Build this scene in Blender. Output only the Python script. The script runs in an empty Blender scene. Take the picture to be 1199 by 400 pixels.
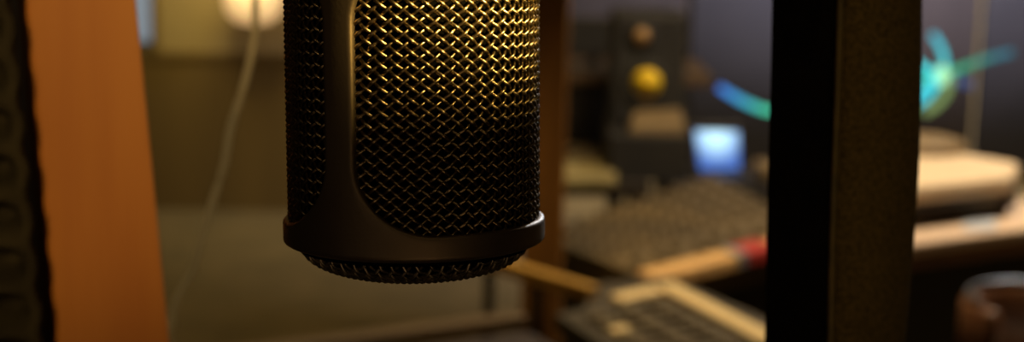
import bpy, bmesh, math, random
from mathutils import Vector, Matrix
random.seed(7)
D = bpy.data
COL = bpy.context.scene.collection
PI = math.pi
R = math.radians

# ------------------------------------------------------------------ camera
FPX = 1800.0
PITCH, ROLL = R(11.0), R(1.2)
EYE = Vector((0, 0, 1.5))
fwd = Vector((0, math.cos(PITCH), -math.sin(PITCH)))
right0 = Vector((1, 0, 0))
up0 = right0.cross(fwd)
rot = Matrix.Rotation(-ROLL, 3, fwd)
right = rot @ right0
up = rot @ up0
cam = D.cameras.new('camera'); camo = D.objects.new('camera', cam); COL.objects.link(camo)
cam.sensor_width = 36; cam.lens = FPX / 1199 * 36
m = Matrix((right, up, -fwd)).transposed().to_4x4(); m.translation = EYE
camo.matrix_world = m
bpy.context.scene.camera = camo
cam.clip_start = 0.02
cam.dof.use_dof = True
cam.dof.focus_distance = 0.378
cam.dof.aperture_fstop = cam.lens / 5.0
cam.dof.aperture_blades = 0

def ray(px, py):
    return (fwd + right * ((px - 599.5) / FPX) - up * ((py - 200.0) / FPX))
def P(px, py, Y):            # world point seen at a pixel, at world depth Y
    d = ray(px, py); return EYE + d * ((Y - EYE.y) / d.y)
def PH(px, py, H):           # world point seen at a pixel, on the plane z = H
    d = ray(px, py); return EYE + d * ((H - EYE.z) / d.z)

# ------------------------------------------------------------------ materials
def mat(name, col, rough=.6, metal=0., col2=None, scale=8., bump=0., bscale=60., emit=None, estr=0., spec=.5, stretch=(1,1,1)):
    mt = D.materials.new(name); mt.use_nodes = True
    nt = mt.node_tree; b = nt.nodes['Principled BSDF']
    b.inputs['Base Color'].default_value = (*col, 1)
    b.inputs['Roughness'].default_value = rough
    b.inputs['Metallic'].default_value = metal
    b.inputs['Specular IOR Level'].default_value = spec
    tc = nt.nodes.new('ShaderNodeTexCoord'); mp = nt.nodes.new('ShaderNodeMapping')
    mp.inputs['Scale'].default_value = stretch
    nt.links.new(tc.outputs['Object'], mp.inputs['Vector'])
    n = nt.nodes.new('ShaderNodeTexNoise'); n.inputs['Scale'].default_value = scale; n.inputs['Detail'].default_value = 5
    nt.links.new(mp.outputs[0], n.inputs['Vector'])
    cr = nt.nodes.new('ShaderNodeValToRGB')
    c2 = col2 or tuple(c * .75 for c in col)
    cr.color_ramp.elements[0].position = .35; cr.color_ramp.elements[0].color = (*col, 1)
    cr.color_ramp.elements[1].position = .65; cr.color_ramp.elements[1].color = (*c2, 1)
    nt.links.new(n.outputs['Fac'], cr.inputs['Fac'])
    nt.links.new(cr.outputs['Color'], b.inputs['Base Color'])
    if bump:
        n2 = nt.nodes.new('ShaderNodeTexNoise'); n2.inputs['Scale'].default_value = bscale
        nt.links.new(mp.outputs[0], n2.inputs['Vector'])
        bp = nt.nodes.new('ShaderNodeBump'); bp.inputs['Strength'].default_value = bump; bp.inputs['Distance'].default_value = .002
        nt.links.new(n2.outputs['Fac'], bp.inputs['Height']); nt.links.new(bp.outputs[0], b.inputs['Normal'])
    if emit:
        b.inputs['Emission Color'].default_value = (*emit, 1); b.inputs['Emission Strength'].default_value = estr
    return mt

def emit_grad(name, stops, strength, axis=0, lo=0., hi=1., scale=None):
    """glowing surface whose colour runs along one object axis"""
    mt = D.materials.new(name); mt.use_nodes = True; nt = mt.node_tree
    b = nt.nodes['Principled BSDF']; b.inputs['Base Color'].default_value = (.02, .02, .02, 1)
    tc = nt.nodes.new('ShaderNodeTexCoord'); sp = nt.nodes.new('ShaderNodeSeparateXYZ')
    nt.links.new(tc.outputs['Object'], sp.inputs[0])
    mr = nt.nodes.new('ShaderNodeMapRange'); mr.inputs['From Min'].default_value = lo; mr.inputs['From Max'].default_value = hi
    nt.links.new(sp.outputs[axis], mr.inputs['Value'])
    cr = nt.nodes.new('ShaderNodeValToRGB'); e = cr.color_ramp.elements
    e[0].position = stops[0][0]; e[0].color = (*stops[0][1], 1)
    e[1].position = stops[-1][0]; e[1].color = (*stops[-1][1], 1)
    for p, c in stops[1:-1]:
        x = e.new(p); x.color = (*c, 1)
    nt.links.new(mr.outputs[0], cr.inputs['Fac'])
    nt.links.new(cr.outputs['Color'], b.inputs['Emission Color'])
    b.inputs['Emission Strength'].default_value = strength
    return mt

M = {}
M['wire'] = mat('grille wire', (.27, .21, .12), .32, 1., (.24, .18, .10), 300)
M['wire_dim'] = mat('end grille wire', (.42, .36, .27), .45, 1., (.2, .17, .12), 300)
M['shell'] = mat('dark nickel shell', (.19, .145, .095), .52, .9, (.17, .13, .085), 90, .03, 900)
M['inner'] = mat('inner black gauze', (.002, .0018, .0015), .95, 0, None, 900, spec=0.)
M['black'] = mat('black plastic', (.012, .011, .012), .5, 0, (.02, .018, .018), 20)
M['blackm'] = mat('matt black foam', (.0035, .003, .003), .95, 0, (.006, .005, .004), 90, .4, 500, spec=.05)
M['foam'] = mat('charcoal acoustic foam', (.042, .036, .022), .95, 0, (.028, .024, .016), 60, .5, 400, spec=.1)
M['wood'] = mat('orange stained wood', (.52, .20, .035), .55, 0, (.46, .165, .028), 14, .12, 80, stretch=(6, 6, .5))
M['fabric'] = mat('dark brown felt', (.13, .088, .030), .92, 0, (.055, .038, .014), 700, .7, 1500, spec=.15)
M['piping'] = mat('worn seam piping', (.11, .075, .025), .6, 0, (.06, .045, .02), 120)
M['wall_up'] = mat('olive plaster', (.42, .34, .16), .9, 0, (.36, .28, .12), 1.2, .05)
M['wains'] = mat('dark wood wainscot', (.16, .105, .025), .8, 0, (.13, .085, .02), 1.6, stretch=(4, 4, .4))
M['carpet'] = mat('grey olive carpet', (.20, .155, .07), .95, 0, (.15, .12, .055), 5, .5, 200)
M['ceil'] = mat('ceiling plaster', (.35, .32, .27), .9)
M['booth'] = mat('booth wall cloth', (.10, .08, .06), .95)
M['panel'] = mat('cool lit grey panel', (.115, .105, .115), .95, 0, (.085, .078, .09), 3, .3, 300)  # grey tone carries the cooler light of the right side
M['panel2'] = mat('cool lit slate panel', (.085, .09, .115), .95, 0, (.07, .075, .1), 3, .3, 300)
M['boxdark'] = mat('dark cabinet vinyl', (.014, .014, .016), .7, 0, (.02, .019, .018), 7)
M['shelf'] = mat('brown shelf wood', (.12, .075, .04), .6, 0, (.09, .055, .03), 10)
M['cone'] = mat('yellow woofer cone', (.85, .58, .01), .5, 0, (.75, .50, .01), 30, emit=None)
M['rubber'] = mat('rubber surround', (.015, .014, .014), .7)
M['tweeter'] = mat('bronze tweeter dome', (.40, .24, .10), .4, .4)
M['paper2'] = mat('olive paper', (.34, .28, .12), .7)
M['beige'] = mat('beige plastic', (.21, .15, .075), .6, 0, (.17, .12, .06), 12)
M['cream'] = mat('cream enamel', (.80, .64, .44), .55, 0, (.72, .58, .40), 7)
M['creamp'] = mat('pale pink laminate', (.80, .60, .44), .5, 0, (.72, .55, .42), 6)
M['ctop'] = mat('console top', (.17, .12, .052), .55, 0, (.075, .058, .034), 5, .2, 60)
M['cside'] = mat('console side', (.030, .022, .016), .6, 0, (.022, .017, .014), 8)
M['arm'] = mat('honey wood armrest', (.80, .50, .20), .5, 0, (.70, .42, .16), 8)
M['armcream'] = mat('cream edging', (1., .80, .42), .5, 0, (.95, .74, .38), 7)
M['red'] = mat('red end cap', (.60, .05, .04), .5)
M['bluecap'] = mat('pale blue grey cap', (.28, .36, .42), .5)
M['knob'] = mat('grey knob', (.16, .125, .07), .5, 0, (.11, .085, .05), 40)
M['greytop'] = mat('warm grey worktop', (.075, .062, .042), .6, 0, (.045, .038, .026), 6)
M['keys'] = mat('grey key cap', (.20, .165, .10), .5)
M['yellowwood'] = mat('golden oak edge', (.62, .36, .07), .5, 0, (.5, .28, .05), 10)
M['brownwood'] = mat('dull brown board', (.15, .10, .05), .6, 0, (.12, .08, .04), 8)
M['purple'] = mat('dusky violet case', (.050, .036, .042), .7, 0, (.035, .027, .033), 6)
M['post'] = mat('red brown reflection', (.36, .17, .035), .7, 0, (.26, .12, .025), 8, stretch=(5, 5, .6))  # colour of an orange reflection, put on a solid upright
M['cable'] = mat('pale cable sheath', (.60, .52, .32), .6, 0, (.5, .43, .26), 40)
M['leather'] = mat('brown leather', (.22, .095, .045), .45, 0, (.13, .055, .03), 9, .3, 90)
M['glint'] = mat('bluish highlight rim', (.3, .34, .42), .35, 1.)  # blue tint stands in for a glint
M['paper'] = mat('pale blue paper', (.60, .66, .78), .7)
M['metalgrey'] = mat('dark stand metal', (.03, .03, .03), .5, .6)
M['ledcyan'] = emit_grad('cyan light tube', [(0, (.03, .35, .50)), (.5, (.05, .60, .62)), (1, (.05, .32, .45))], 1.5, 2, -.12, .13)
M['ledgreen'] = emit_grad('green light tube', [(0, (.10, .60, .40)), (.45, (.03, .32, .17)), (1, (.02, .14, .20))], 1.2, 0, .0, .17)
M['ledarc'] = emit_grad('blue green light tube', [(0, (.03, .10, .55)), (.45, (.03, .28, .55)), (1, (.04, .5, .28))], 1.5, 0, -.62, -.47)
M['ledhub'] = mat('glowing hub', (.1, .1, .1), .5, emit=(.45, 1., .55), estr=1.1)
M['ledyel'] = mat('yellow green light tube', (.1, .1, .1), .5, emit=(.22, .34, .10), estr=.8)
M['ledblue'] = mat('deep blue light tube', (.1, .1, .1), .5, emit=(.03, .07, .22), estr=.8)
M['globe'] = mat('glowing lamp shade', (.8, .7, .5), .6, emit=(1., .60, .25), estr=.72)
M['sky'] = mat('cool window glow', (.2, .2, .2), .4, emit=(.30, .42, .55), estr=.45)

def screen_mat():
    mt = D.materials.new('blue white screen'); mt.use_nodes = True; nt = mt.node_tree
    b = nt.nodes['Principled BSDF']; b.inputs['Base Color'].default_value = (.02, .02, .03, 1)
    tc = nt.nodes.new('ShaderNodeTexCoord'); g = nt.nodes.new('ShaderNodeTexGradient'); g.gradient_type = 'SPHERICAL'
    mp = nt.nodes.new('ShaderNodeMapping'); mp.inputs['Location'].default_value = (.0, .0, -.5); mp.inputs['Scale'].default_value = (14, 14, 14)
    nt.links.new(tc.outputs['Object'], mp.inputs[0]); nt.links.new(mp.outputs[0], g.inputs[0])
    cr = nt.nodes.new('ShaderNodeValToRGB'); e = cr.color_ramp.elements
    e[0].color = (.05, .17, .60, 1); e[1].color = (.8, 1.3, 1.6, 1); e[1].position = .75
    nt.links.new(g.outputs['Fac'], cr.inputs[0]); nt.links.new(cr.outputs[0], b.inputs['Emission Color'])
    b.inputs['Emission Strength'].default_value = 1.0
    return mt
M['screen'] = screen_mat()

# ------------------------------------------------------------------ mesh building
class MB:
    def __init__(s): s.v = []; s.f = []
    def add(s, vs, fs):
        o = len(s.v); s.v += [tuple(v) for v in vs]; s.f += [tuple(i + o for i in f) for f in fs]; return s
    def hexa(s, b, t):         # four bottom corners, four top corners
        return s.add(list(b) + list(t), [(3, 2, 1, 0), (4, 5, 6, 7), (0, 1, 5, 4), (1, 2, 6, 5), (2, 3, 7, 6), (3, 0, 4, 7)])
    def box(s, a, b):
        x0, y0, z0 = a; x1, y1, z1 = b
        return s.hexa([(x0, y0, z0), (x1, y0, z0), (x1, y1, z0), (x0, y1, z0)], [(x0, y0, z1), (x1, y0, z1), (x1, y1, z1), (x0, y1, z1)])
    def rbox(s, a, b, r):      # box with its four vertical edges and top rounded
        x0, y0, z0 = a; x1, y1, z1 = b
        rings = []
        for zz, ins in ((z0, 0), (z1 - r, 0), (z1 - r * .3, r * .3), (z1, r)):
            ring = []
            for cx, cy, a0 in ((x1 - r, y1 - r, 0), (x0 + r, y1 - r, 90), (x0 + r, y0 + r, 180), (x1 - r, y0 + r, 270)):
                for k in range(5):
                    t = R(a0 + k * 22.5); q = r - ins + 1e-5
                    ring.append((cx + q * math.cos(t), cy + q * math.sin(t), zz))
            rings.append(ring)
        return s.loft(rings, True)
    def loft(s, rings, cap=False):
        n = len(rings[0]); vs = [p for r_ in rings for p in r_]; fs = []
        for i in range(len(rings) - 1):
            for j in range(n):
                k = (j + 1) % n
                fs.append((i * n + j, i * n + k, (i + 1) * n + k, (i + 1) * n + j))
        if cap:
            fs.append(tuple(range(n - 1, -1, -1))); fs.append(tuple((len(rings) - 1) * n + j for j in range(n)))
        return s.add(vs, fs)
    def lathe(s, prof, n=48, c=(0, 0, 0), axis='z'):
        rings = []
        for r_, z in prof:
            ring = []
            for k in range(n):
                t = 2 * PI * k / n; x, y = r_ * math.cos(t), r_ * math.sin(t)
                if axis == 'z': p = (c[0] + x, c[1] + y, c[2] + z)
                else: p = (c[0] + x, c[1] + z, c[2] - y)
                ring.append(p)
            rings.append(ring)
        return s.loft(rings, True)
    def tube(s, pts, r, n=8, flat=None):
        pts = [Vector(p) for p in pts]; rings = []
        ref = Vector((0, 0, 1))
        for i, p in enumerate(pts):
            t = (pts[min(i + 1, len(pts) - 1)] - pts[max(i - 1, 0)]).normalized()
            rf = ref if abs(t.dot(ref)) < .95 else Vector((0, 1, 0))
            u = t.cross(rf).normalized(); w = t.cross(u).normalized()
            rr = r(i / (len(pts) - 1)) if callable(r) else r
            rings.append([p + (u * math.cos(2 * PI * k / n) + w * math.sin(2 * PI * k / n)) * rr for k in range(n)])
        return s.loft(rings, True)
    def build(s, name, m_, parent=None, smooth=False, bevel=0., loc=None, recalc=True):
        me = D.meshes.new(name); v = s.v
        if loc is not None:
            L = Vector(loc); v = [tuple(Vector(p) - L) for p in v]
        me.from_pydata(v, [], s.f); me.update()
        if recalc:
            bm = bmesh.new(); bm.from_mesh(me); bmesh.ops.recalc_face_normals(bm, faces=bm.faces); bm.to_mesh(me); bm.free()
        me.materials.append(m_)
        if smooth:
            me.polygons.foreach_set('use_smooth', [True] * len(me.polygons))
        o = D.objects.new(name, me); COL.objects.link(o)
        if loc is not None: o.location = loc
        if parent: o.parent = parent
        if bevel:
            b = o.modifiers.new('bevel', 'BEVEL'); b.width = bevel; b.segments = 2; b.limit_method = 'ANGLE'
        return o

def tag(o, label=None, cat=None, group=None, kind=None):
    if label: o['label'] = label
    if cat: o['category'] = cat
    if group: o['group'] = group
    if kind: o['kind'] = kind
    return o
def empty(name, loc, label, cat, group=None, rz=0.):
    o = D.objects.new(name, None); COL.objects.link(o); o.location = loc; o.rotation_euler = (0, 0, rz)
    o.empty_display_size = .05
    return tag(o, label, cat, group)
def spline(pts, n=12):
    pts = [Vector(p) for p in pts]; out = []
    for i in range(len(pts) - 1):
        p0 = pts[max(i - 1, 0)]; p1 = pts[i]; p2 = pts[i + 1]; p3 = pts[min(i + 2, len(pts) - 1)]
        for k in range(n):
            t = k / n
            out.append(.5 * ((2 * p1) + (-p0 + p2) * t + (2 * p0 - 5 * p1 + 4 * p2 - p3) * t * t + (-p0 + 3 * p1 - 3 * p2 + p3) * t ** 3))
    out.append(pts[-1]); return out

# ================================================================== the microphone
ax0 = ray(485.5, 278.0); MO = EYE + ax0 * .405          # centre of the lower edge of its ring
RO, RI, RM = .0343, .0331, .0322
mic = empty('studio_microphone', MO, 'large dark metal studio microphone hanging upside down, woven wire grille in the foreground', 'microphone')
mic.rotation_euler = (R(-3.6), R(-1.35), 0)
H0, H1, HT = .0060, .0745, .0825                         # window bottom, window top, top of the frame

def polar(r_, a, h): return (r_ * math.sin(a), -r_ * math.cos(a), h)    # a = 0 faces the viewer
# --- grille: two families of crimped helical wires
NW = 54; ROW = .00144; KAP = (PI / NW) / ROW
def wires(mb, r_w, amp, h0, h1, sub=4, sides=6):
    n = int((h1 - h0) / ROW * sub) + 1
    for fam in (1, -1):
        for i in range(NW):
            rings = []
            base = 2 * PI * i / NW
            pts = []
            for k in range(n + 1):
                h = h0 + (h1 - h0) * k / n
                a = base + fam * KAP * h
                off = fam * amp * math.cos(NW * KAP * h)
                pts.append((RM + off, a, h))
            V = [Vector(polar(*p)) for p in pts]
            for k, (rr, a, h) in enumerate(pts):
                t = (V[min(k + 1, n)] - V[max(k - 1, 0)]).normalized()
                u = Vector((math.sin(a), -math.cos(a), 0)); u = (u - t * u.dot(t)).normalized(); w = t.cross(u)
                rings.append([V[k] + (u * math.cos(2 * PI * q / sides) + w * math.sin(2 * PI * q / sides)) * r_w for q in range(sides)])
            mb.loft(rings)
g = MB(); wires(g, .00046, .00043, .0005, .0790)
g.build('wire_grille', M['wire'], mic, True)
MB().lathe([(RM - .0019, -.002), (RM - .0019, .0815)], 64).build('inner_gauze', M['inner'], mic, True)

# --- frame with two rounded windows, straps at -33.5 and +146.5 degrees
fr = MB()
halfS = RO * R(82.7); rx, ry = .0208, .0172; hc = (H0 + H1) / 2; hh = (H1 - H0) / 2
def window_loop():
    pts = []
    for (cx, cy, a0) in ((halfS - rx, hh - ry, 0), (-halfS + rx, hh - ry, 90), (-halfS + rx, -hh + ry, 180), (halfS - rx, -hh + ry, 270)):
        for k in range(17):
            t = R(a0 + 90 * k / 16)
            n = Vector((math.cos(t) / rx, math.sin(t) / ry)).normalized()
            pts.append((Vector((cx + rx * math.cos(t), cy + ry * math.sin(t))), n))
        # straight run to the next corner
        nx = {0: (-halfS + rx, hh), 90: (-halfS, -hh + ry), 180: (halfS - rx, -hh), 270: (halfS, hh - ry)}[a0]
        st = pts[-1][0]; en = Vector(nx); nn = pts[-1][1]
        for k in range(1, 14): pts.append((st.lerp(en, k / 14), nn))
    return pts
loop = window_loop()
sH = RO * PI / 2; oy0, oy1 = -hc + .0009, HT - hc
for side in (0, 1):
    ca = R(61.5) + side * PI
    rings = []
    for e, rr in ((0, RI - .0008), (0, RI), (.00004, RO - .0008), (.00025, RO - .0003), (.0006, RO - .00007), (.0010, RO)):
        rings.append([polar(rr, ca + (p.x + n.x * e) / RO, hc + p.y + n.y * e) for p, n in loop])
    last = [p + n * .0010 for p, n in loop]
    outer = []
    for p, n in loop:      # push out to the rectangle edge, choosing the way along the normal so strips stay even
        q = p.copy()
        sx = (sH - abs(p.x)) / max(abs(n.x), 1e-6); sy = ((oy1 - p.y) if n.y > 0 else (p.y - oy0)) / max(abs(n.y), 1e-6)
        outer.append(p + n * min(sx, sy))
    for k in range(1, 7):
        f = k / 6
        rings.append([polar(RO, ca + a.lerp(b, f).x / RO, hc + a.lerp(b, f).y) for a, b in zip(last, outer)])
    fr.loft(rings)
    # fill the four rectangle corners left by the normal-wise push
    for sx_ in (1, -1):
        for sy_, oy in ((1, oy1), (-1, oy0)):
            pts = [q for q in outer if q.x * sx_ > 0 and q.y * sy_ > 0]
            es = [q for q in pts if abs(abs(q.x) - sH) < 1e-6]; et = [q for q in pts if abs(q.y - oy) < 1e-6]
            if es and et:
                A = max(es, key=lambda q: q.y * sy_); B = max(et, key=lambda q: q.x * sx_)
                C = Vector((sx_ * sH, oy)); G = 8
                vs = []; fs = []
                for i in range(G + 1):
                    for j in range(G + 1):
                        # triangle A-B-C as a degenerate grid
                        a = A.lerp(B, i / G); q = a.lerp(C, j / G); vs.append(polar(RO - .000005, ca + q.x / RO, hc + q.y))
                for i in range(G):
                    for j in range(G): fs.append((i * (G + 1) + j, (i + 1) * (G + 1) + j, (i + 1) * (G + 1) + j + 1, i * (G + 1) + j + 1))
                fr.add(vs, fs)
# rounded lower lip of the ring and inner skin
prof = [(RO, .0010), (RO - .00008, .0005), (RO - .0003, .0001), (RO - .0009, -.0003), (RO - .0024, -.0008), (RO - .0040, -.0010), (RO - .0042, .0004)]
rings = [[polar(rr, 2 * PI * k / 128, h) for k in range(128)] for rr, h in prof]
fr.loft(rings)
fo = fr.build('frame', M['shell'], mic, True)
wd = fo.modifiers.new('weld', 'WELD'); wd.merge_threshold = .00003
# --- domed end grille
RD, DD = .0295, .0086
def dome(x, y):
    q = min((x * x + y * y) / (RD * RD), 1.0)
    return -DD * (1 - q ** 1.35) ** .5 - .0006
def dn(x, y):
    e = 2e-4; gx = (dome(x + e, y) - dome(x - e, y)) / (2 * e); gy = (dome(x, y + e) - dome(x, y - e)) / (2 * e)
    return Vector((gx, gy, -1)).normalized()
eg = MB(); S = .00222; NL = 13
for fam in (0, 1):
    for i in range(-NL, NL + 1):
        c = i * S
        L = math.sqrt(max(RD * RD - c * c, 0)) * .9985
        if L < .002: continue
        # sample evenly along the curve
        prm = []
        N = 160
        raw = []
        for k in range(N + 1):
            s_ = L * math.sin(-PI / 2 + PI * k / N)
            x, y = (s_, c) if fam == 0 else (c, s_)
            x2, y2 = (x - y) * .7071, (x + y) * .7071
            off = (1 if fam == 0 else -1) * .00036 * math.cos(PI * (s_ / S)) * math.cos(PI * i)
            raw.append(Vector((x2, y2, dome(x2, y2))) + dn(x2 * .995, y2 * .995) * off)
        rings = []
        for k, p in enumerate(raw):
            t = (raw[min(k + 1, N)] - raw[max(k - 1, 0)]).normalized()
            u = dn(p.x * .99, p.y * .99); u = (u - t * u.dot(t)).normalized(); w = t.cross(u)
            rings.append([p + (u * math.cos(2 * PI * q / 6) + w * math.sin(2 * PI * q / 6)) * .00046 for q in range(6)])
        eg.loft(rings)
eg.build('end_grille', M['wire_dim'], mic, True)
pr = [(RD * .97 * math.cos(R(a)), -.0002 - (DD - .0016) * math.sin(R(a)) ** .8) for a in range(0, 90, 6)] + [(.0002, -.0075)]
MB().lathe([(RD * .97, .001)] + pr, 64).build('end_gauze', M['inner'], mic, True)
# --- body above the frame, out of the picture
MB().lathe([(RM - .002, HT - .004), (RO, HT), (RO + .0006, HT + .003), (RO, HT + .010), (.0300, HT + .018), (.0300, HT + .115), (.0285, HT + .119), (.012, HT + .121)], 64).build('body', M['shell'], mic, True)
MB().lathe([(.011, HT + .121), (.011, HT + .165), (.008, HT + .168)], 32).build('connector', M['metalgrey'], mic, True)
MB().tube([(0, 0, HT + .16), (0, 0, 2.55 - MO.z)], .006, 12).build('hanging_rod', M['metalgrey'], mic, True)

# ================================================================== the room
def struct(o): o['kind'] = 'structure'; return o
X0, X1, Y0, Y1, ZC = -3.2, 3.6, -1.4, 6.7, 2.55
struct(MB().box((X0 - .1, Y0 - .1, -.1), (X1 + .1, Y1 + .1, 0)).build('floor', M['carpet']))
struct(MB().box((X0 - .1, Y0 - .1, ZC), (X1 + .1, Y1 + .1, ZC + .1)).build('ceiling', M['ceil']))
struct(MB().box((X0, Y1, 0), (X1, Y1 + .1, ZC)).build('wall_back', M['wall_up']))
struct(MB().box((X0 - .1, Y0, 0), (X0, Y1, ZC)).build('wall_left', M['wall_up']))
struct(MB().box((X1, Y0, 0), (X1 + .1, Y1, ZC)).build('wall_right', M['wall_up']))
struct(MB().box((X0, Y0 - .1, 0), (X1, Y0, ZC)).build('wall_front', M['booth']))
zw = P(250, 64, Y1).z
struct(MB().box((X0, Y1 - .03, 0), (.10, Y1, zw)).box((X0, Y1 - .045, zw - .02), (.10, Y1, zw + .01)).build('trim_1', M['wains']))
# partition between the booth and the control room: knee wall, header, ends
PY0, PY1 = .60, .72
xl = P(35, 0, .6).x
struct(MB().box((X0, PY0, 0), (X1, PY1, 1.14)).build('wall_partition_lower', M['booth']))
struct(MB().box((X0, PY0, 1.95), (X1, PY1, ZC)).build('wall_partition_upper', M['booth']))
struct(MB().box((X0, PY0 + .005, 1.14), (P(60, 200, .62).x - .012, PY1, 1.95)).build('wall_partition_left', M['booth']))
struct(MB().box((.75, PY0, 1.14), (X1, PY1, 1.95)).build('wall_partition_right', M['booth']))
# narrow cool-lit window far behind, by the left jamb
a = P(150, 48, Y1 - .05); b = P(177, 48, Y1 - .05)
w = struct(MB().box((a.x, Y1 - .045, a.z), (b.x, Y1 - .035, 2.1)).build('window_1', M['sky']))
MB().box((a.x - .04, Y1 - .05, a.z - .04), (a.x, Y1 - .002, 2.14)).box((b.x, Y1 - .05, a.z - .04), (b.x + .02, Y1 - .002, 2.14)).box((a.x, Y1 - .05, 2.1), (b.x, Y1 - .002, 2.14)).build('window_frame', M['wains'], w)

# wooden jamb at the left of the opening
def lean(pa, pb, z):         # line through two points, at height z
    t = (z - pa.z) / (pb.z - pa.z); return pa.lerp(pb, t)
def span(px0, px1, Y):
    pa, pb = P(px0, 0, Y), P(px1, 400, Y)
    return lean(pa, pb, 1.14), lean(pa, pb, 1.95)
lb, lt = span(29, 66, .60); rb, rt = span(160, 199, .60)
jb = MB(); dep = Vector((-.030, .07, 0))
jb.hexa([lb, rb, rb + dep, lb + dep], [lt, rt, rt + dep, lt + dep])
j = jb.build('wooden_post', M['wood'], None, False, .0015)
tag(j, 'broad orange-brown wooden post standing upright at the left, beside black ridged foam', 'post')

# black ridged foam left of the post
fm = MB(); FX0 = lb.x - .26; NX, NZ = 84, 260; z0f, z1f = 1.15, 1.94
vs = []; fs = []
for i in range(NZ + 1):
    z = z0f + (z1f - z0f) * i / NZ
    xr = lean(P(29, 0, .6), P(66, 400, .6), z).x - .0006
    for k in range(NX + 1):
        x = xr - .25 * (1 - k / NX)
        h = 1 - (.5 - .5 * math.cos(2 * PI * (z - .004) / .0185)) * (.5 - .5 * math.cos(2 * PI * (xr - x + .0005) / .0260))
        vs.append((x, .600 - .022 * h, z))
for i in range(NZ):
    for k in range(NX):
        o_ = i * (NX + 1) + k; fs.append((o_, o_ + 1, o_ + NX + 2, o_ + NX + 1))
fm.add(vs, fs)
f_o = fm.build('acoustic_foam_panel', M['foam'], None, True, recalc=False)
so = f_o.modifiers.new('thick', 'SOLIDIFY'); so.thickness = .004; so.offset = -1
tag(f_o, 'black egg-crate acoustic foam panel fixed left of the orange wooden post', 'acoustic foam')

# padded dark post right of the microphone
YP = .50
edge_l = [(-600, 914), (-160, 906), (0, 904), (100, 902), (200, 899), (300, 897), (400, 895), (520, 892)]
edge_m = [(-600, 1004), (-160, 988), (0, 983), (100, 980), (200, 976), (300, 973), (400, 971), (520, 968)]
edge_r = [(-600, 1082), (-160, 1080), (0, 1080), (100, 1079), (200, 1076), (300, 1069), (400, 1060), (520, 1046)]
post = empty('padded_post', (P(980, 520, YP).x, YP, 0), 'tall dark padded post right of the microphone, black face beside brown felt face', 'padded post')
def zprofile():
    rows = []
    for (y, a_), (_, b_), (_, c_) in zip(edge_l, edge_m, edge_r):
        A, B, C = P(a_, y, YP + .015), P(b_, y, YP - .004), P(c_, y, YP + .018)
        rows.append((A, B, C))
    first, lastr = rows[0], rows[-1]
    rows = [tuple(Vector(v) for v in r_) for r_ in rows]
    return rows
rows = zprofile()
def dens(rows, n=6):
    cols = [spline([r_[c] for r_ in rows], n) for c in range(3)]
    return list(zip(*cols))
rw = dens(rows)
rw.insert(0, tuple(Vector((v.x + .004, v.y, 1.949)) for v in rw[0]))
rw.append(tuple(Vector((v.x, v.y, .0)) for v in rw[-1]))
pk = post.matrix_world.copy(); loc = Vector(post.location)
ringsL, ringsR, seam = [], [], []
for A, B, C in rw:
    A, B, C = A - loc, B - loc, C - loc
    back = Vector((.014, .05, 0))
    ringsL.append([A, A.lerp(B, .33) + Vector((0, -.001, 0)), A.lerp(B, .66) + Vector((0, -.001, 0)), B, B + back, A + back])
    bul = [B.lerp(C, t) + Vector((0, -.010 * math.sin(PI * t) ** .8, 0)) for t in (0, .1, .22, .36, .5, .64, .78, .9, 1)]
    ringsR.append(bul + [C + Vector((-.001, .012, 0)), C + Vector((-.004, .045, 0)), B + back])
    seam.append(B + Vector((.0002, -.0007, 0)))
MB().loft(ringsL, True).build('black_face', M['blackm'], post, False)
MB().loft(ringsR, True).build('felt_face', M['fabric'], post, True)
MB().tube(seam, .0011, 8).build('seam_piping', M['piping'], post, True)

# ================================================================== background left
# wall lamp with a glowing shade
lp = P(297, -8, 6.45)
lamp = empty('wall_lamp', lp, 'glowing cream shaded lamp on the olive wall, upper left', 'lamp')
MB().lathe([(.02, .13), (.075, .115), (.115, .05), (.125, -.02), (.11, -.085), (.07, -.12), (.01, -.13)], 32).build('lamp_shade', M['globe'], lamp, True)
MB().tube([(0, 0, .12), (0, 0, .17), (0, .12, .2), (0, .24, .2)], .012).build('bracket', M['metalgrey'], lamp, True)
MB().lathe([(.05, 0), (.05, .02)], 24, (0, .228, .2), 'y').build('wall_plate', M['metalgrey'], lamp, True)

# pale cable hanging down across the view
cp = [(297, -60), (299, 0), (298, 40), (288, 92), (270, 150), (262, 195), (246, 245), (233, 290), (226, 315), (205, 355), (198, 385), (180, 430)]
pts = [P(x, y, .84) for x, y in cp]
pts = [Vector((pts[0].x - .002, .78, 1.8)), Vector((pts[0].x - .001, .80, 1.68))] + pts + [Vector((pts[-1].x - .06, .78, 1.27)), Vector((pts[-1].x - .10, .724, 1.2))]
pts = [Vector((pts[0].x, .724, 1.98))] + pts
cb = MB().tube(spline(pts, 8), .0021, 10).build('hanging_cable', M['cable'], None, True)
tag(cb, 'pale thin cable hanging slantwise below the glowing lamp, between post and microphone', 'cable')

# ================================================================== control room
# fabric wall panels, cooler light put into their grey, right part of the rear wall
pw = .62
x = .12; i = 0
for i in range(5):
    xx = .12 + i * (pw + .015)
    o = MB().rbox((-pw / 2, -.025, 0), (pw / 2, .025, 1.55), .02).build('wall_panel', M['panel' if i % 2 == 0 else 'panel2'], None, True)
    o.location = (xx + pw / 2, Y1 - .026, .25)
    place = ['leftmost, right behind the microphone grille', 'second from left, above the dark speaker', 'third from left, behind the short blue light arc', 'fourth from left, mostly behind the padded post', 'rightmost, behind the glowing green light tubes'][i]
    tag(o, 'fabric wall panel coloured grey for cooler light, ' + place, 'wall panel', 'fabric panels coloured for cooler light on the rear wall')

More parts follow.
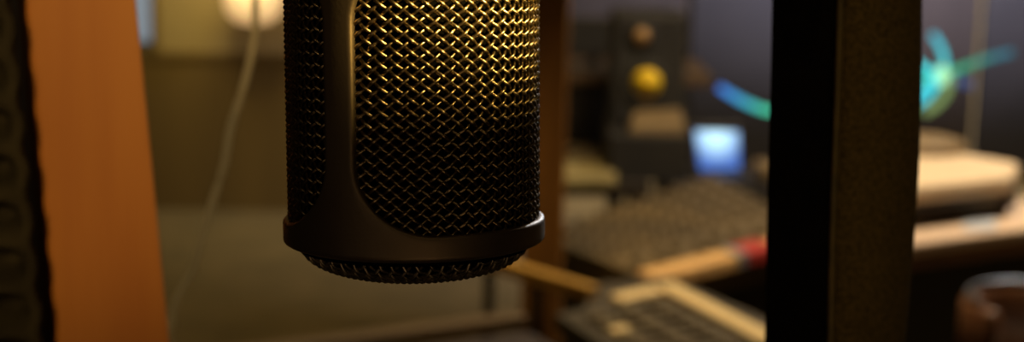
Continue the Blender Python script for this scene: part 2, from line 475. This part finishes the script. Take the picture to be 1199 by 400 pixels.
# mixing console: top plane at z = .85, seen turned by about 50 degrees
HT_C = .85
cN = PH(750, 322, HT_C); cR = PH(960, 270, HT_C); cL = PH(628, 274, HT_C); cF = PH(835, 204, HT_C)
con = empty('mixing_console', (cN.x, cN.y, 0), 'large brown mixing console with honey wood front armrest, behind the microphone to the right', 'mixing console')
base = Vector((cN.x, cN.y, 0))
def cl(p): return p - base
q = [cl(cN), cl(cR), cl(cF), cl(cL)]
dz = Vector((0, 0, .07))
MB().hexa([p - dz for p in q], q).build('top_panel', M['ctop'], con, False, .004)
ctr = sum(q, Vector()) / 4
def shrink(p, f, z): v = ctr.lerp(p, f); return Vector((v.x, v.y, z))
MB().hexa([shrink(p, .82, .0) for p in q], [shrink(p, .95, HT_C - .071) for p in q]).build('cabinet', M['cside'], con)
ex = (q[1] - q[0]); ey = (q[3] - q[0])
exn, eyn = ex.normalized(), ey.normalized()
def bar(a, b, thick_in, z0, z1, inn):
    a0 = Vector((a.x, a.y, 0)); b0 = Vector((b.x, b.y, 0)); n = inn * thick_in
    return [v + Vector((0, 0, z0)) for v in (a0, b0, b0 + n, a0 + n)], [v + Vector((0, 0, z1)) for v in (a0, b0, b0 + n, a0 + n)]
wa, wb = q[0], q[0] + ex * .45
MB().hexa(*bar(wa - eyn * .035, wb - eyn * .035, .05, HT_C - .022, HT_C + .006, eyn)).build('armrest', M['arm'], con, False, .006)
wc = q[0] + ex * .50
MB().hexa(*bar(wb - eyn * .034, wc - eyn * .034, .05, HT_C - .02, HT_C + .008, eyn)).build('armrest_joint', M['bluecap'], con, False, .004)
MB().hexa(*bar(wc - eyn * .034, q[0] + ex * .66 - eyn * .034, .06, HT_C - .02, HT_C + .006, eyn)).build('end_cap', M['red'], con, False, .004)
MB().hexa(*bar(q[0] + ex * .66 - eyn * .035, q[1] - eyn * .035, .05, HT_C - .022, HT_C + .006, eyn)).build('armrest', M['arm'], con, False, .006)
# channel strips: knobs and faders
kn = MB().lathe([(.008, 0), (.0075, .010), (.006, .014), (.001, .0145)], 12).build('knob', M['knob'], con, True)
first = True
for r_ in range(6):
    for c in range(9):
        u = .07 + .86 * c / 8; v = .36 + .58 * r_ / 5
        p = q[0] + ex * u + ey * v
        p2 = (q[0].lerp(q[1], u)).lerp(q[3].lerp(q[2], u), v)
        o = kn if first else kn.copy()
        if not first: COL.objects.link(o)
        first = False
        o.location = p2
fd = MB().box((-.006, -.012, 0), (.006, .012, .012)).build('fader', M['keys'], con, False, .002)
ang = math.atan2(exn.y, exn.x)
for c in range(9):
    u = .07 + .86 * c / 8; p2 = (q[0].lerp(q[1], u)).lerp(q[3].lerp(q[2], u), .12 + .10 * random.random())
    o = fd if c == 0 else fd.copy()
    if c: COL.objects.link(o)
    o.location = p2; o.rotation_euler = (0, 0, ang)

# rear meter bridge / rack table standing beyond the console
ry0 = 3.62
t0 = P(645, 150, 3.3); t1 = P(765, 150, 3.3)
tb = empty('equipment_table', ((t0.x + t1.x) / 2, 3.675, 0), 'dark equipment table behind the mixing console, carrying the speaker and rack case', 'table')
hb = P(700, 212, 3.3).z; hw = (t1.x - t0.x) / 2
MB().box((-hw - .02, -.375, hb - .035), (hw, .375, hb)).build('table_top', M['cside'], tb, False, .004)
for sx in (-hw + .01, hw - .03):
    for sy in (-.34, .34):
        MB().box((sx - .02, sy - .02, 0), (sx + .02, sy + .02, hb - .035)).build('leg', M['boxdark'], tb)
# low rack case on that table
ra = P(662, 90, 3.70); rb_ = P(806, 90, 3.70)
rk = empty('rack_case', ((ra.x + rb_.x) / 2, 3.88, hb), 'wide black rack case with brown top board, under the dark display', 'rack case')
rw_ = (rb_.x - ra.x) / 2; rh = ra.z - hb
MB().box((-rw_, -.15, 0), (rw_, .15, rh - .02)).build('case_body', M['boxdark'], rk, False, .004)
MB().box((-rw_ - .03, -.17, rh - .02), (rw_ + .06, .17, rh + .010)).build('top_board', M['shelf'], rk, False, .004)
for k in range(4):
    MB().box((-rw_ + .015, -.156, .02 + k * .045), (rw_ - .015, -.150, .055 + k * .045)).build('front_plate', M['black'], rk, False, .001)
# display on the rack case
da = P(648, 78, 3.72)
dpw = P(742, 78, 3.80).x - da.x
dz0 = hb + rh + .010
dsp = empty('computer_display', (da.x + dpw / 2, 3.80, dz0), 'switched-off dark computer display on the rack case, left of the speaker', 'display')
dh = P(700, 20, 3.80).z - dz0
MB().box((-.07, -.05, 0), (.07, .06, .008)).build('base', M['black'], dsp, False, .002)
MB().box((-.015, -.005, .007), (.015, .012, .05)).build('neck', M['black'], dsp)
MB().rbox((-dpw / 2, -.02, .03), (dpw / 2, .006, dh), .004).build('casing', M['black'], dsp, False)
MB().box((-dpw / 2 + .012, -.0215, .042), (dpw / 2 - .012, -.019, dh - .012)).build('screen', M['boxdark'], dsp)

# studio monitor speaker with yellow cone, on the table in front of the rack
sy = 3.42
sa = P(716, 148, sy); sb_ = P(803, 148, sy)
sc = P(757, 148, sy)
zr = P(757, 150, sy).z
o = MB().rbox((-.088, -.10, 0), (.088, .18, zr - hb), .006).build('speaker_riser', M['boxdark'])
o.location = (P(759, 100, sy).x, sy, hb); tag(o, 'black block-shaped riser on the equipment table, lifting the speaker with the yellow cone', 'riser')
spk = empty('studio_speaker', (P(759, 100, sy).x, sy, zr), 'black studio speaker with a yellow cone and bronze tweeter, in front of the rack case', 'speaker')
sw = .082
top = P(757, 16, sy).z - zr
MB().rbox((-sw, 0, 0), (sw, .17, top), .010).build('cabinet', M['boxdark'], spk, False)
def spl(px, py):
    p = P(px, py, sy); return p.x - spk.location.x, p.z - spk.location.z
cx, cz = spl(757, 97); tx, tz = spl(751, 42)
MB().lathe([(.050, 0), (.050, -.006), (.044, -.009), (.037, -.008), (.0328, -.003)], 40, (cx, 0, cz), 'y').build('surround', M['rubber'], spk, True)
MB().lathe([(.0325, -.0085), (.026, -.006), (.015, -.0035), (.001, -.0035)], 40, (cx, 0, cz), 'y').build('cone', M['cone'], spk, True)
MB().lathe([(.034, 0), (.034, -.004), (.020, -.006)], 32, (tx, 0, tz), 'y').build('tweeter_ring', M['rubber'], spk, True)
MB().lathe([(.018, -.006), (.015, -.010), (.008, -.013), (.001, -.014)], 24, (tx, 0, tz), 'y').build('tweeter', M['tweeter'], spk, True)

def small_box(name, px0, py0, px1, py1, Y, zbase, m_, label, cat, depth=.12, slope=0., rz=0.):
    """box resting on zbase; front face spans the pixel box"""
    a = P(px0, py1, Y); b = P(px1, py1, Y); t = P(px0, py0, Y + depth)
    w_ = b.x - a.x; h_ = max(t.z - zbase, .012)
    o = MB().hexa([(-w_ / 2, 0, 0), (w_ / 2, 0, 0), (w_ / 2, depth, 0), (-w_ / 2, depth, 0)],
                  [(-w_ / 2, 0, h_ - slope), (w_ / 2, 0, h_ - slope), (w_ / 2, depth, h_), (-w_ / 2, depth, h_)]).build(name, m_, None, False, .006)
    o.location = ((a.x + b.x) / 2, Y, zbase); o.rotation_euler = (0, 0, rz)
    return tag(o, label, cat)

# laptop standing on a black flight case right of the speaker
lc0 = P(774, 222, 3.5); lc1 = P(905, 222, 3.5)
HC = P(830, 214, 3.5).z
fc = empty('equipment_case', ((lc0.x + lc1.x) / 2, 3.57, 0), 'black floor-standing equipment case under the laptop with the bright blue screen', 'equipment case')
fw = (lc1.x - lc0.x) / 2
MB().box((-fw, -.10, 0), (fw, .14, HC)).build('case_body', M['black'], fc, False, .006)
for sx in (-1, 1):
    MB().box((sx * fw - .008, -.108, .02), (sx * fw + .008, -.098, HC - .02)).build('edge_rail', M['metalgrey'], fc)
lt_ = empty('laptop', (P(853, 212, 3.53).x, 3.52, HC), 'open laptop with a bright blue-white screen, on the black equipment case', 'laptop', rz=R(12))
MB().box((-.064, -.03, 0), (.064, .09, .012)).build('keyboard_base', M['black'], lt_, False, .003)
s0 = P(820, 165, 3.6); s1 = P(872, 210, 3.6)
lw = (s1.x - s0.x) / 2; lh = s0.z - s1.z
scr = MB().hexa([(-lw + .008, .070, .016), (lw - .004, .070, .016), (lw - .004, .074, .016), (-lw + .008, .074, .016)],
                [(-lw, .100, .014 + lh), (lw, .100, .010 + lh), (lw, .104, .010 + lh), (-lw, .104, .014 + lh)])
lid = MB().hexa([(-.064, .076, .010), (.064, .076, .010), (.064, .086, .010), (-.064, .086, .010)],
                [(-.064, .106, .03 + lh), (.064, .106, .03 + lh), (.064, .116, .03 + lh), (-.064, .116, .03 + lh)]).build('lid', M['black'], lt_, False, .003)
so_ = scr.build('screen', M['screen'], lt_, loc=(-.002, .087, .016 + lh * .55))

# beige gear on the near edge of the rear table
def onto(name, px0, px1, ytop, ybot, H, m_, label, cat, th=.03, parts=None):
    """flat box whose visible top spans a pixel region on the plane z = H+th, resting on z = H"""
    a, b = PH(px0, ybot, H + th), PH(px1, ybot, H + th); c, d = PH(px1, ytop, H + th), PH(px0, ytop, H + th)
    o_ = (a + b + c + d) / 4; o_ = Vector((o_.x, o_.y, H))
    top = [p - o_ for p in (a, b, c, d)]; bot = [Vector((p.x, p.y, 0)) for p in top]
    ob = MB().hexa(bot, top).build(name, m_, None, False, .005); ob.location = o_
    return tag(ob, label, cat)
o = MB().hexa([(-.062, 0, 0), (.062, 0, 0), (.062, .085, 0), (-.062, .085, 0)], [(-.058, .004, .018), (.062, .004, .026), (.058, .085, .050), (-.045, .085, .044)]).build('sloping_box', M['beige'], None, False, .005)
o.location = (P(770, 140, 3.33).x, 3.327, zr)
tag(o, 'beige sloping box just below the speaker with the yellow cone', 'box')
onto('paper_stack', 655, 722, 188, 209, hb, M['paper2'], 'pale olive paper stack on the front edge of the equipment table', 'paper', .02)
onto('folder', 664, 712, 168, 184, hb, M['knob'], 'dull grey-brown folder on the equipment table, beside the speaker riser', 'folder', .015)
# small beige cup right of the laptop
cpz = P(893, 206, 3.25)
cup = empty('cup', (P(893, 206, 3.53).x + .004, 3.53, HC), 'small beige cup right of the laptop, at the edge of the padded post', 'cup')
MB().lathe([(.022, 0), (.026, .02), (.028, .048), (.025, .048), (.021, .008)], 24).build('cup_body', M['beige'], cup, True)
MB().tube([(.026, 0, .04), (.04, 0, .036), (.041, 0, .018), (.025, 0, .012)], .003).build('handle', M['beige'], cup, True)

# worktop with the cream edged control keyboard, nearer than the console
HK = .90
kA = PH(788, 329, HK + .03); kB = PH(900, 386, HK + .03); kC = PH(716, 344, HK + .03)
wt = empty('grey_worktop', (kA.x, kA.y - .1, 0), 'warm grey worktop below the console, carrying the cream-edged keyboard', 'worktop')
wp = [PH(668, 430, HK), PH(905, 470, HK), PH(905, 376, HK), PH(780, 322, HK), PH(690, 332, HK)]
w0 = Vector((kA.x, kA.y - .1, 0))
tp = [p - w0 for p in wp]
n5 = len(tp)
MB().loft([[p - Vector((0, 0, .03)) for p in tp], tp], True).build('board', M['greytop'], wt, False, .003)
cc = sum(tp, Vector()) / n5
MB().loft([[Vector((cc.x + (p.x - cc.x) * .8, cc.y + (p.y - cc.y) * .8, 0)) for p in tp], [Vector((cc.x + (p.x - cc.x) * .8, cc.y + (p.y - cc.y) * .8, HK - .0301)) for p in tp]], True).build('cabinet', M['cside'], wt)
kb = empty('control_keyboard', (kA.x, kA.y, HK), 'dark grey control keyboard with a cream corner edging, lower right on the worktop', 'keyboard')
k0 = Vector((kA.x, kA.y, HK))
u = (kB - kA); v = (kC - kA); u.z = v.z = 0
v = v * 1.0
un, vn = u.normalized(), v.normalized()
uu = u * 1.12
def kq(a, b, z): p = uu * a + v * b * 1.9; return Vector((p.x, p.y, z))
MB().hexa([kq(.03, .03, 0), kq(1, .03, 0), kq(1, 1, 0), kq(.03, 1, 0)], [kq(.03, .03, .022), kq(1, .03, .022), kq(1, 1, .022), kq(.03, 1, .022)]).build('casing', M['greytop'], kb, False, .002)
MB().hexa([kq(0, 0, 0), kq(1, 0, 0), kq(1, .15, 0), kq(0, .15, 0)], [kq(0, 0, .03), kq(1, 0, .03), kq(1, .15, .03), kq(0, .15, .03)]).build('edging', M['armcream'], kb, False, .003)
MB().hexa([kq(-.02, .16, 0), kq(.10, .16, 0), kq(.10, .53, 0), kq(-.02, .53, 0)], [kq(-.02, .16, .029), kq(.10, .16, .029), kq(.10, .53, .029), kq(-.02, .53, .029)]).build('edging', M['armcream'], kb, False, .003)
for r_ in range(3):
    for c in range(7):
        a0 = .20 + c * .112; b0 = .26 + r_ * .24
        mm = M['armcream'] if (r_ == 2 and c == 2) else (M['keys'] if (c + r_) % 2 else M['knob'])
        MB().hexa([kq(a0, b0, .022), kq(a0 + .08, b0, .022), kq(a0 + .08, b0 + .15, .022), kq(a0, b0 + .15, .022)],
                  [kq(a0 + .005, b0 + .01, .03), kq(a0 + .075, b0 + .01, .03), kq(a0 + .075, b0 + .14, .03), kq(a0 + .005, b0 + .14, .03)]).build('key', mm, kb)

# upright standing in for a soft orange reflection, just right of the microphone
ty = 2.35
ta, tb2 = P(612, 250, ty), P(660, 250, ty)
ttop = ZC - .001
o = MB().rbox((-(tb2.x - ta.x) / 2, -.03, 0), ((tb2.x - ta.x) / 2, .03, ttop), .006).build('reflection_upright', M['post'])
o.location = ((ta.x + tb2.x) / 2, ty, .0)
tag(o, 'floor-to-ceiling red-brown upright standing in for a reflection, just behind the right edge of the microphone', 'reflection stand-in')

# golden edged side board crossing in front of the reflection upright
HB = .95
e0 = PH(560, 292, HB); e1 = PH(702, 333, HB)
dr = (e1 - e0).normalized(); nr = Vector((dr.y, -dr.x, 0))
nr = -nr if nr.y > 0 else nr
ob = empty('oak_edged_board', ((e0 + e1).x / 2, (e0 + e1).y / 2, 0), 'narrow golden oak board sloping away behind the lower right of the microphone', 'board')
bo = Vector(ob.location)
def obp(p, off, z): w_ = p + nr * off - bo; return Vector((w_.x, w_.y, z))
MB().hexa([obp(e0, 0, HB - .02), obp(e0, .022, HB - .02), obp(e1, .022, HB - .02), obp(e1, 0, HB - .02)], [obp(e0, 0, HB), obp(e0, .022, HB), obp(e1, .022, HB), obp(e1, 0, HB)]).build('board', M['yellowwood'], ob, False, .003)
for p in (e0.lerp(e1, .15), e0.lerp(e1, .55)):
    c_ = p + nr * .011 - bo
    MB().box((c_.x - .008, c_.y - .008, 0), (c_.x + .008, c_.y + .008, HB - .0201)).build('leg', M['cside'], ob)

# dull brown shelf at the bottom left of the microphone
HS = .95
s_0 = PH(250, 408, HS); s_1 = PH(606, 362, HS)
dr = (s_1 - s_0).normalized(); nr = Vector((dr.y, -dr.x, 0)); nr = -nr if nr.y > 0 else nr
cab = empty('low_cabinet', ((s_0 + s_1).x / 2, (s_0 + s_1).y / 2, 0), 'low dusky cabinet with a dull brown top edge, at the bottom below the microphone', 'cabinet')
bo = Vector(cab.location)
def cbp(p, off, z): w_ = p + nr * off - bo; return Vector((w_.x, w_.y, z))
MB().hexa([cbp(s_0, 0, HS - .018), cbp(s_0, .03, HS - .018), cbp(s_1, .03, HS - .018), cbp(s_1, 0, HS - .018)], [cbp(s_0, 0, HS), cbp(s_0, .03, HS), cbp(s_1, .03, HS), cbp(s_1, 0, HS)]).build('top_edge', M['brownwood'], cab, False, .003)
MB().hexa([cbp(s_0, .002, 0), cbp(s_0, .12, 0), cbp(s_1, .12, 0), cbp(s_1, .002, 0)], [cbp(s_0, .0305, HS - .02), cbp(s_0, .12, HS - .02), cbp(s_1, .12, HS - .02), cbp(s_1, .0305, HS - .02)]).build('cabinet_body', M['purple'], cab, False, .003)

# ================================================================== right of the padded post
# two-tier stand: upper cream keyboard with papers, lower pale shelf
HU = .98
def quad_slab(parent, base_, pts, z0, z1, m_, name, bev=.006):
    b_ = [Vector((p.x, p.y, z0)) - base_ for p in pts]; t_ = [Vector((p.x, p.y, z1)) - base_ for p in pts]
    for q_ in b_: q_.z = z0 - base_.z
    for q_ in t_: q_.z = z1 - base_.z
    return MB().hexa(b_, t_).build(name, m_, parent, False, bev)
up_pts = [PH(1030, 222, HU), PH(1186, 205, HU), PH(1194, 190, HU), PH(1060, 168, HU)]
lo_pts = [PH(1020, 290, .90), PH(1290, 254, .90), PH(1260, 226, .90), PH(1030, 248, .90)]
sb0 = Vector((up_pts[0].x + .15, up_pts[0].y + .1, 0))
st = empty('two_tier_stand', sb0, 'black two-tier stand with a pale pink lower shelf, right of the padded post', 'stand')
quad_slab(st, sb0, lo_pts, .875, .90, M['creamp'], 'lower_shelf')
quad_slab(st, sb0, [p * 1.0 for p in lo_pts], .85, .874, M['leather'], 'shelf_edge')
quad_slab(st, sb0, up_pts, HU - .045, HU - .035, M['black'], 'upper_shelf', .004)
cen = sum(lo_pts, Vector()) / 4
low_in = [cen.lerp(p, .93) for p in lo_pts]
quad_slab(st, sb0, low_in, 0, .849, M['boxdark'], 'lower_cabinet', .004)
back = [up_pts[3].lerp(up_pts[0], .12), up_pts[2].lerp(up_pts[1], .12), up_pts[2], up_pts[3]]
quad_slab(st, sb0, back, .901, HU - .0455, M['black'], 'riser', .002)
kU = empty('cream_keyboard', (sb0.x, sb0.y, HU - .0348), 'cream slab-shaped instrument on the upper tier, under a rounded cream cushion', 'instrument')
kb0 = Vector(kU.location)
quad_slab(kU, kb0, up_pts, HU - .0345, HU, M['cream'], 'casing', .010)
# rounded bump on top
bp_ = PH(1086, 178, HU)
cu = MB().lathe([(.085, 0), (.092, .010), (.085, .026), (.055, .036), (.001, .040)], 32).build('round_cushion', M['beige'], None, True)
cu.scale = (1.0, .8, .8); cu.location = (bp_.x - .01, bp_.y + .02, HU)
tag(cu, 'low rounded tan cushion lying on the cream slab, right of the padded post', 'cushion')
o = onto('paper_sheet', 1128, 1166, 250, 268, .9005, M['paper'], 'small pale blue paper sheet on the pale pink lower shelf', 'paper', .002)

# leather chair with curved back at the lower right
YC = 2.1
cc_ = P(1205, 380, YC)
ch = empty('leather_chair', (cc_.x + .02, YC + .05, 0), 'brown leather chair with a curved back and pale blue seat pad, lower right corner', 'chair')
ztop = P(1205, 362, YC).z
rad = .054
def arc_ring(r0, r1, z0, z1, a0=-200, a1=20, n=30):
    rings = []
    for k in range(n + 1):
        t = R(a0 + (a1 - a0) * k / n)
        d = Vector((math.cos(t), math.sin(t), 0))
        dip = 0
        rings.append([d * r0 + Vector((0, 0, z0)), d * r1 + Vector((0, 0, z0)), d * r1 * 1.0 + Vector((0, 0, z1 - .01)), d * (r0 + r1) / 2 + Vector((0, 0, z1)), d * r0 + Vector((0, 0, z1 - .01))])
    return rings
ZS = ztop - .13
MB().loft(arc_ring(rad * 1.45, rad * 1.85, ZS, ztop, 0, 220), True).build('backrest', M['leather'], ch, True)
MB().tube([Vector((math.cos(R(t)) * rad * 1.66, math.sin(R(t)) * rad * 1.66, ztop + .004)) for t in range(20, 201, 6)], .004, 8).build('highlight_rim', M['glint'], ch, True)  # rim added as a bluish highlight along the chair back
MB().lathe([(rad * 1.2, ZS - .04), (rad * 1.9, ZS - .035), (rad * 1.95, ZS - .01), (rad * 1.8, ZS)], 32).build('seat', M['leather'], ch, True)
MB().lathe([(rad * 1.3, ZS), (rad * 1.3, ZS + .02), (rad * 1.1, ZS + .03), (.001, ZS + .032)], 32).build('seat_pad', M['paper'], ch, True)
MB().tube([(0, 0, .03), (0, 0, ZS - .04)], .02, 12).build('column', M['metalgrey'], ch, True)
for k in range(5):
    t = 2 * PI * k / 5
    MB().tube([(0, 0, .06), (math.cos(t) * .2, math.sin(t) * .2, .02)], .014, 8).build('leg', M['metalgrey'], ch, True)

# ================================================================== light sculpture
LY = 4.3
hub = P(1098, 86, LY)
ls = empty('light_sculpture', (P(1020, 86, LY).x, LY, 0), 'glowing cyan, blue and green curved light tubes on a dark stand, behind the padded post', 'light')
lb0 = Vector(ls.location)
def lpts(pp, dy=0.): return spline([P(x_, y_, LY + dy) - lb0 for x_, y_ in pp], 8)
hl = hub - lb0
def led(name, pp, r_, m_, dy=0.):
    p = [v - hl for v in lpts(pp, dy)]
    o_ = MB().tube(p, r_, 12).build(name, m_, ls, True); o_.location = hl; return o_
led('light_tube', [(1092, 40), (1101, 54), (1106, 72), (1100, 92), (1088, 112), (1074, 124)], .0090, M['ledcyan'])
led('light_tube', [(1070, 70), (1082, 80), (1096, 88), (1078, 108), (1066, 118)], .0105, M['ledcyan'], -.03)
led('light_tube', [(1100, 88), (1125, 80), (1155, 69), (1185, 61)], .0095, M['ledgreen'], .02)
led('light_tube', [(1112, 84), (1110, 105), (1098, 122), (1082, 132)], .012, M['ledyel'], .03)
led('light_tube', [(1110, 92), (1126, 96), (1138, 99)], .012, M['ledblue'], .04)
led('light_tube', [(842, 102), (858, 112), (880, 123), (905, 130), (950, 128), (1010, 112), (1060, 96), (1090, 88)], .0100, M['ledarc'], .05)
o = MB().lathe([(.001, .03), (.013, .020), (.018, 0), (.013, -.020), (.001, -.03)], 20).build('hub', M['ledhub'], ls, True); o.location = hl + Vector((0, -.045, 0))
MB().tube([(0, 0, .02), (0, 0, hl.z - .1), (.03, 0, hl.z - .02), (hl.x, .03, hl.z)], .009, 10).build('pole', M['metalgrey'], ls, True)
MB().lathe([(.14, 0), (.14, .015), (.02, .03)], 32).build('base', M['metalgrey'], ls, True)

# ================================================================== lights
def area(name, loc_, target, size, power, col, shape='DISK', spread=None):
    l = D.lights.new(name, 'AREA'); l.shape = shape; l.size = size; l.energy = power; l.color = col
    if spread: l.spread = spread
    o_ = D.objects.new(name, l); COL.objects.link(o_); o_.location = loc_
    o_.rotation_euler = (Vector(target) - Vector(loc_)).to_track_quat('-Z', 'Y').to_euler(); return o_
def spot(name, loc_, target, ang, power, col, rad_=.02, blend=.5):
    l = D.lights.new(name, 'SPOT'); l.spot_size = ang; l.spot_blend = blend; l.energy = power; l.color = col; l.shadow_soft_size = rad_
    o_ = D.objects.new(name, l); COL.objects.link(o_); o_.location = loc_
    o_.rotation_euler = (Vector(target) - Vector(loc_)).to_track_quat('-Z', 'Y').to_euler(); return o_
WARM = (1, .62, .22)
micU = MO + Vector((.006, 0, .063))
kd = Vector((.75, -.47, .46)).normalized()
spot('key_spot', micU + kd * .8, micU + Vector((.022, -.02, .020)), R(5.1), 300.0, (1, .68, .20), .012, 1.)
area('booth_fill', (.30, -.35, 2.2), MO, .5, .30, (1, .68, .30))
area('left_fill', (-.4, -.3, 1.6), MO, .3, .12, (1, .70, .42))
area('low_fill', (.15, -.5, 1.0), MO, .5, .50, (1, .62, .30))
spot('post_fill', (-.16, -.35, 1.72), (P(110, 200, .6).x - .015, .6, 1.43), R(17), 15, (1, .62, .22), .05, .6)  # added spot that brightens the wooden post, no fixture there
spot('felt_fill', (.25, -.3, 2.1), (.112, .5, 1.42), R(11), 5.5, (1, .70, .22), .04, .7)  # added dim spot to lift the felt face
spot('upright_fill', (-.25, 1.35, 2.1), (.085, 2.33, 1.0), R(16), 9, (1, .66, .28), .05, .9)  # added spot brightening the reflection stand-in
spot('cable_fill', (-.08, .3, 1.95), P(255, 150, .84), R(30), 5, (1, .8, .45), .05, .6)  # added spot so the cable shows paler than its background
spot('screen_kick', (.34, 1.6, 1.75), MO + Vector((.025, 0, .005)), R(3.6), 55.0, (.7, .82, 1), .05, .5)
# control room
area('wall_lamp_light', (lp.x, 6.1, lp.z + .35), (lp.x, 6.69, lp.z - .3), .3, 5.0, (1, .78, .36))
area('left_ceiling', (-1.0, 5.0, 2.45), (-1.0, 5.4, 0), .5, 5.6, (1, .68, .25))
area('console_ceiling', (.5, 2.5, 2.45), (.45, 2.6, .8), .4, 18, (1, .70, .34))
area('right_ceiling', (1.2, 2.9, 2.1), (1.1, 2.9, .9), .3, 15, (1, .82, .62))
area('rear_cool', (1.6, 5.2, 2.4), (1.6, 6.7, .8), .6, 42, (1., .86, .90), spread=R(120))
spot('speaker_spot', (P(757, 92, 3.4).x - .5, 2.2, 2.2), (P(757, 92, 3.4).x, 3.42, P(757, 92, 3.42).z), R(5), 22, (1, .8, .4), .03, .6)

wld = D.worlds.new('world'); bpy.context.scene.world = wld; wld.use_nodes = True
wld.node_tree.nodes['Background'].inputs[0].default_value = (.5, .45, .4, 1)
wld.node_tree.nodes['Background'].inputs[1].default_value = .02
sc_ = bpy.context.scene
sc_.view_settings.view_transform = 'Standard'
sc_.view_settings.exposure = 0.
sc_.cycles.use_denoising = True
sc_.cycles.max_bounces = 6
sc_.cycles.sample_clamp_indirect = 3
